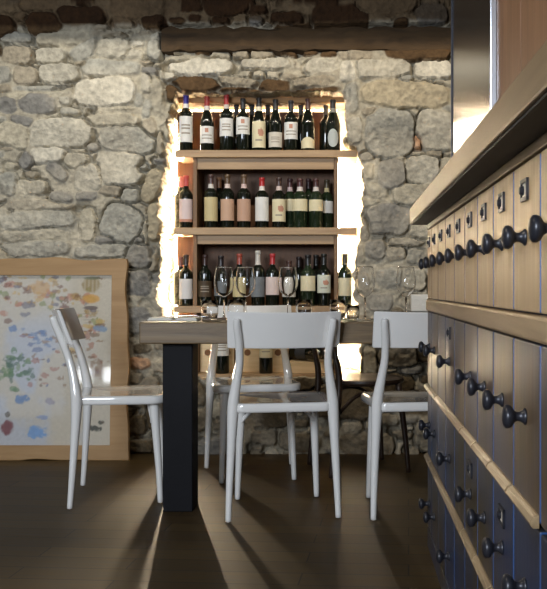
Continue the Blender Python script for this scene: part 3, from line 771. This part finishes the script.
# ------------------------------------------------------------------ framed map leaning on the wall
fr = thing('framed_map', 'large illustrated map in a wavy-edged tan wooden frame leaning on the stone wall', 'framed picture', (-1.66, 4.56, 0))
fr.rotation_euler = (-math.atan2(.10, 1.05), 0, 0)
FW, FH, BW = 1.04, 1.055, .092
def wob(s, k): return .006 * math.sin(s * 11 + k) + .004 * math.sin(s * 23 + 2 * k)
bm = bmesh.new(); n = 40
out_pts, in_pts = [], []
for side in range(4):
    for i in range(n):
        f = i / n
        if side == 0: o = (-FW / 2 + FW * f, wob(f, 1) * min(1, 8 * f, 8 * (1 - f))); q = (-FW / 2 + BW + (FW - 2 * BW) * f, BW * .85)
        elif side == 1: o = (FW / 2 + .008 - .035 * f + wob(f, 2), FH * f); q = (FW / 2 - BW - .012 * f, BW * .85 + (FH - BW * 1.8) * f)
        elif side == 2: o = (FW / 2 - .027 - (FW - .027) * f, FH + wob(f, 3)); q = (FW / 2 - BW - .012 - (FW - 2 * BW - .012) * f, FH - BW * .95)
        else: o = (-FW / 2 + wob(f, 4), FH * (1 - f)); q = (-FW / 2 + BW, FH - BW * .95 - (FH - BW * 1.8) * f)
        if side == 0: o = (o[0], max(o[1], 0.0))
        out_pts.append(o); in_pts.append(q)
def ringv(pts, y): return [bm.verts.new((x, y, z)) for x, z in pts]
R = [ringv(out_pts, .03), ringv(out_pts, .004), ringv([(o[0] * .996, .004 + o[1] * .993) for o in out_pts], 0), ringv(in_pts, 0), ringv(in_pts, .012)]
R.append(ringv(in_pts, .03))
for a, b_ in zip(R, R[1:] + R[:1]):
    for k in range(len(a)): bm.faces.new((a[k], a[(k + 1) % len(a)], b_[(k + 1) % len(a)], b_[k]))
obj('frame', bm, M['frame'], fr, True, 35)
# the printed map (colours are print on paper)
ax0, ax1, az0, az1 = -FW / 2 + BW - .01, FW / 2 - BW + .004, BW * .85 - .01, FH - BW * .95 + .01
na, nb_ = 220, 230
au = np.linspace(ax0, ax1, na); av = np.linspace(az0, az1, nb_); AX, AZ = np.meshgrid(au, av, indexing='ij')
PX = 112 - (ax1 - AX) * 191; PY = 449 - (AZ - az0) * 190
A = np.ones(AX.shape + (3,)) * np.array(lin((198, 190, 174)))
blue = smooth01((fbm(PX, PY, .03, 5, 4) + .15) / .4) * smooth01((110 - PX) / 60) * smooth01((PY - 300) / 40)
A = A * (1 - .45 * blue[..., None]) + np.array(lin((176, 190, 214))) * .45 * blue[..., None]
def blob(cx, cy, rx, ry, col, amt=.8, seed=1, rag=.6, stripes=0):
    global A
    d = ((PX - cx) / rx) ** 2 + ((PY - cy) / ry) ** 2 + rag * 2 * fbm(PX, PY, .22, seed, 4, .7)
    k = smooth01((1 - d) / .6) * amt * .95
    if stripes: k = k * (.75 + .25 * np.sin(PX * stripes))
    A = A * (1 - k[..., None]) + np.array(lin(col)) * k[..., None]
for i in range(190):   # the hilly region across the top and middle
    cx = random.uniform(-60, 100); cy = 300 + .25 * (cx - 30) + random.gauss(0, 14)
    blob(cx, cy, random.uniform(2, 6), random.uniform(1.5, 4), random.choice([(168, 140, 90), (140, 146, 92), (186, 130, 104), (120, 118, 128), (200, 170, 110), (130, 96, 74)]), .75, i, .8)
for i in range(55):
    blob(random.uniform(20, 100), random.uniform(335, 392), random.uniform(1.5, 5), random.uniform(1, 3), random.choice([(120, 92, 72), (150, 122, 92), (104, 116, 150), (170, 120, 100)]), .7, 200 + i, .9)
for i in range(40): blob(random.gauss(12, 9), random.gauss(372, 9), random.uniform(2, 5), random.uniform(2, 4), random.choice([(96, 128, 78), (128, 146, 100), (84, 108, 84)]), .7, 300 + i, .8)
for i in range(22): blob(random.gauss(35, 9), random.gauss(338, 6), random.uniform(2, 4), random.uniform(1.5, 2.5), (110, 132, 168), .6, 400 + i, .8)
blob(88, 288, 11, 9, (150, 130, 86), .9, 1, .15, 1.6); blob(88, 281, 10, 2, (120, 124, 96), .8, 2, .2); blob(88, 302, 9.5, 5.5, (206, 160, 88), .9, 3, .15); blob(88, 311, 8, 2.4, (104, 92, 90), .9, 4, .2)
blob(36, 292, 13, 9, (196, 156, 96), .7, 9, .5)
blob(98, 332, 8, 4, (126, 152, 180), .85, 5, .4); blob(10, 332, 5, 4, (100, 128, 170), .8, 6, .5); blob(22, 402, 8, 5, (86, 124, 170), .85, 7, .5); blob(37, 434, 13, 7, (110, 156, 206), .85, 28, .35)
blob(8, 430, 7.5, 8.5, (124, 62, 66), .9, 10, .2); blob(8, 417, 3, 3, (96, 84, 60), .8, 11, .3); blob(95, 431, 10, 3.5, (58, 66, 66), .9, 12, .5); blob(102, 425, 4, 3, (58, 66, 66), .9, 13, .4)
blob(98, 372, 10, 10, (134, 104, 80), .7, 14, .7); blob(42, 420, 7, 2.5, (130, 150, 190), .7, 15, .6); blob(50, 404, 6, 4, (140, 130, 150), .6, 16, .6)
for k in range(4): blob(86, 317 + 3 * k, 11 - 2 * k, .7, (150, 142, 132), .6, 17 + k, .4)
bm = bmesh.new(); cl = bm.verts.layers.float_color.new('ink')
vv = [[bm.verts.new((AX[i, j], .014, AZ[i, j])) for j in range(nb_)] for i in range(na)]
for i in range(na):
    for j in range(nb_): vv[i][j][cl] = (*A[i, j], 1)
for i in range(na - 1):
    for j in range(nb_ - 1): bm.faces.new((vv[i][j], vv[i + 1][j], vv[i + 1][j + 1], vv[i][j + 1]))
r = bmesh.ops.extrude_face_region(bm, geom=list(bm.faces)[:0]) if False else None
M['print'] = attr_mat('printed_paper', 'ink', rough=.7, nscale=60, namp=.05, bump=0)
obj('map_sheet', bm, M['print'], fr)
part_box('glass_pane', (ax0, .007, az0), (ax1, .0095, az1), M['pane'], fr, 0)
part_box('backing_board', (ax0 - .02, .018, az0 - .02), (ax1 + .02, .026, az1 + .02), M['frame'], fr, 0)

# wall socket
so = thing('wall_socket', 'white double wall socket on the stone wall beside the counter', 'socket', (P(420, 0, 4.66).x, 4.66, P(0, 303, 4.66).z))
part_box('plate', (-.047, 0, -.046), (.047, .06, .046), M['plate'], so, .006)
for s in (-1, 1):
    bm = bmesh.new()
    lathe(bm, [(0, .003), (.017, .003), (.019, -.001), (.021, -.001), (.021, .004)], 20, 'Y', (s * .022, 0, 0))
    o = obj('outlet', bm, M['plate'], so, True, 40)
    bm = bmesh.new()
    for dx in (-.008, 0, .008): lathe(bm, [(0, .0022), (.0026, .0022), (.0026, .0035)], 8, 'Y', (s * .022 + dx, 0, 0))
    obj('pin_hole', bm, M['hole'], o)

# ------------------------------------------------------------------ drawer counter
CX = .28
cab = thing('drawer_cabinet', 'long apothecary drawer cabinet of worn tan and blue wood with black knobs', 'cabinet', (CX, 2.0, 0))
NEAR, FAR = .70, 3.06
def cb(name, lo, hi, m, parent=cab, bevel=.002):
    bm = bmesh.new(); box(bm, (lo[0] - CX, lo[1] - 2, lo[2]), (hi[0] - CX, hi[1] - 2, hi[2]), bevel=bevel); return obj(name, bm, m, parent)
cb('carcass', (CX + .016, NEAR, .0), (CX + .62, FAR - .002, 1.117), M['carcass'])
zR = [(.861, 1.096), (.554, .815), (.312, .543), (.075, .307)]
cb('rail', (CX - .006, NEAR, .818), (CX + .02, FAR, .858), M['rail'], bevel=.006)
cb('rail', (CX - .002, NEAR, 1.099), (CX + .02, FAR, 1.117), M['rail'])
cb('plinth', (CX + .0, NEAR, 0), (CX + .02, FAR, .068), M['front3'])
cb('end_panel', (CX + .002, FAR - .002, 0), (CX + .62, FAR + .016, 1.117), M['front'])
knob_bm = None
kprof = [(0, .0), (.013, .0), (.0135, .003), (.0105, .006), (.0075, .012), (.0072, .018), (.010, .023), (.0165, .028), (.019, .034), (.0185, .040), (.014, .0445), (.006, .047), (0, .0475)]
bm = bmesh.new(); lathe(bm, [(r, -h * .80) for r, h in kprof], 20, 'X'); knob_me = None
tmp = obj('knob', bm, M['iron'], None, True); knob_me = tmp.data; bpy.data.objects.remove(tmp)
def holder_mesh(w=.05, h=.034):
    bm = bmesh.new(); b = .006
    for lo, hi in (((-.004, -w / 2, -h / 2), (0, w / 2, -h / 2 + b)), ((-.004, -w / 2, h / 2 - b), (0, w / 2, h / 2)), ((-.004, -w / 2, -h / 2), (0, -w / 2 + b, h / 2)), ((-.004, w / 2 - b, -h / 2), (0, w / 2, h / 2))):
        box(bm, lo, hi, 0)
    box(bm, (-.0012, -w / 2 + b, -h / 2 + b), (0, w / 2 - b, h / 2 - b), 1)
    lathe(bm, [(.0075, 0), (.0075, -.006), (.005, -.008), (0, -.0085)], 12, 'X', (0, w / 2 - .014, 0))
    o = obj('label_holder', bm, [M['iron'], M['card']]); me = o.data; bpy.data.objects.remove(o); return me
hold_me = holder_mesh()
G = [1.277 - .2045 * 2, 1.277 - .2045] + [1.277 + .2045 * k for k in range(9)] + [3.06]
def drawer(y0, y1, z0, z1, m, kz, hz=None, lip=False, grooves=()):
    bm = bmesh.new(); g = .005
    ys_ = [y0] + list(grooves) + [y1]
    for a, b_ in zip(ys_, ys_[1:]): box(bm, (CX - CX, a + g - 2, z0), (.017, b_ - g - 2, z1), bevel=.003)
    bm.normal_update()
    for f_ in bm.faces:
        if abs(f_.normal.y) > .6: f_.material_index = 1
    d = obj('drawer', bm, [m, M['carcass']], cab)
    yc = (y0 + y1) / 2
    if kz:
        k = link('knob', knob_me, d); k.location = (0, yc - 2, kz)
    if hz:
        h = link('label_holder', hold_me, d); h.location = (-.0002, yc - 2, hz)
    if lip:
        bm = bmesh.new()
        pr = [(-.012, .003), (-.014, .008), (-.010, .015), (-.003, .019), (0.0, .019), (0, 0), (-.009, 0)]
        A_ = [bm.verts.new((x, y0 + g - 2, z0 + z - .006)) for x, z in pr]; B2 = [bm.verts.new((x, y1 - g - 2, z0 + z - .006)) for x, z in pr]
        for i in range(len(pr)): bm.faces.new((A_[i], A_[(i + 1) % len(pr)], B2[(i + 1) % len(pr)], B2[i]))
        bm.faces.new(A_); bm.faces.new(list(reversed(B2)))
        obj('lip', bm, M['lip'], d)
    return d
for a, b_ in zip(G, G[1:]): drawer(a, b_, *zR[0], M['front'], .978, 1.052)
low = [(.70, G[2], ())] + [(G[i], G[i + 1], ()) for i in range(2, 6)] + [(G[6], G[9], (G[7], G[8]))] + [(G[9], G[10], ()), (G[10], G[11], ())]
for a, b_, gr in low:
    kn = a > 1.0
    drawer(a, b_, *zR[1], M['front2'], .697 if kn else None, .775 if gr else None, kn, gr)
    drawer(a, b_, *zR[2], M['front3'], .431 if kn else None, .488 if kn and (abs(a - G[3]) < .01 or abs(a - G[5]) < .01) else None, kn, gr)
    drawer(a, b_, *zR[3], M['front3'], .165 if kn else None, None, False, gr)

# worktop
ct = thing('bar_worktop', 'thick tan wooden worktop overhanging the drawer cabinet', 'worktop', (.2, 2.0, 1.117))
bm = bmesh.new(); box(bm, (.02, .6 - 2, .004), (.75, 3.085 - 2, .058), bevel=.004); obj('slab', bm, M['counter'], ct)
part_box('underside_shade', (.026, .6 - 2 + .004, 0), (.745, 3.08 - 2, .0045), M['hole'], ct, 0)  # dark sheet that paints the shade under the overhang
WT = 1.175
ps = thing('steel_column', 'brushed steel clad column standing on the wooden worktop', 'column', (.53, 2.4, WT))
part_box('sleeve', (-.20, -.37, 0), (.20, .352, ZC - WT - .002), M['steel'], ps, .003)
part_box('edge_strip', (-.204, .352, 0), (.20, .366, ZC - WT - .002), M['iron'], ps, .001)
bp_ = thing('board_partition', 'reddish brown vertical wooden boards standing on the worktop beside the steel column', 'partition', (.345, 2.0, WT))
for i, (a, b_) in enumerate(((1.752, 2.027), (1.482, 1.748), (1.212, 1.478), (.942, 1.208), (.672, .938))):
    part_box('board', (0, a - 2, 0), (.03, b_ - 2, ZC - WT - .002), M['board'], bp_, .003)

# ------------------------------------------------------------------ lights
def area(name, loc, target, size, size_y, power, col):
    l = bpy.data.lights.new(name, 'AREA'); l.shape = 'RECTANGLE'; l.size = size; l.size_y = size_y; l.energy = power; l.color = col
    o = bpy.data.objects.new(name, l); C.objects.link(o); o.location = loc
    o.rotation_euler = (Vector(target) - Vector(loc)).to_track_quat('-Z', 'Y').to_euler(); return o
def spot(name, loc, target, power, col, angle, blend=.5, r=.03):
    l = bpy.data.lights.new(name, 'SPOT'); l.energy = power; l.color = col; l.spot_size = math.radians(angle); l.spot_blend = blend; l.shadow_soft_size = r
    o = bpy.data.objects.new(name, l); C.objects.link(o); o.location = loc
    o.rotation_euler = (Vector(target) - Vector(loc)).to_track_quat('-Z', 'Y').to_euler(); return o
area('daylight_window', (-1.7, YF - .02, 1.85), (-1.5, 3.0, 1.0), 1.66, 1.2, 205, (.84, .91, 1.0))
area('side_reflection_lamp', (-3.95, YF + .02, 1.35), (-3.95, 3.0, 1.35), 1.0, 1.7, 4.5, (.5, .68, 1.0))  # added lamp, gives the blue veil in the map glass
for x in (-3.22, -2.90): area('low_reflection_lamp', (x, YF + .02, 1.0), (x, 3.0, 1.0), .17, .17, 1.6, (.9, .95, 1.0))  # added lamps, bright squares mirrored in the map glass
for x in (-2.0, -1.1, -.2, .7): spot('ceiling_spot', (x, 3.6, 2.62), (x, 4.75, 1.85), 32, (1.0, .94, .82) if x < -.5 else (1.0, .87, .68), 100, .6, .025)
spot('bar_spot', (-1.3, 1.6, 2.6), (.28, 2.0, 1.05), 60, (1.0, .86, .66), 50, .8, .04)

w = bpy.data.worlds.new('room_air'); S.world = w; w.use_nodes = True
w.node_tree.nodes['Background'].inputs[0].default_value = (.75, .85, 1, 1); w.node_tree.nodes['Background'].inputs[1].default_value = .3

# ------------------------------------------------------------------ camera
cam = bpy.data.cameras.new('camera'); co = bpy.data.objects.new('camera', cam); C.objects.link(co)
co.location = (0, 0, H); co.rotation_euler = (PI / 2, 0, 0)
cam.sensor_width = 36; cam.lens = F / 589 * 36
cam.shift_x = -(VX - 273.5) / 589; cam.shift_y = -(294.5 - VY) / 589
cam.clip_start = .05
S.camera = co
S.view_settings.view_transform = 'Standard'; S.view_settings.look = 'None'; S.view_settings.exposure = 0; S.view_settings.gamma = 1; S.view_settings.use_curve_mapping = False
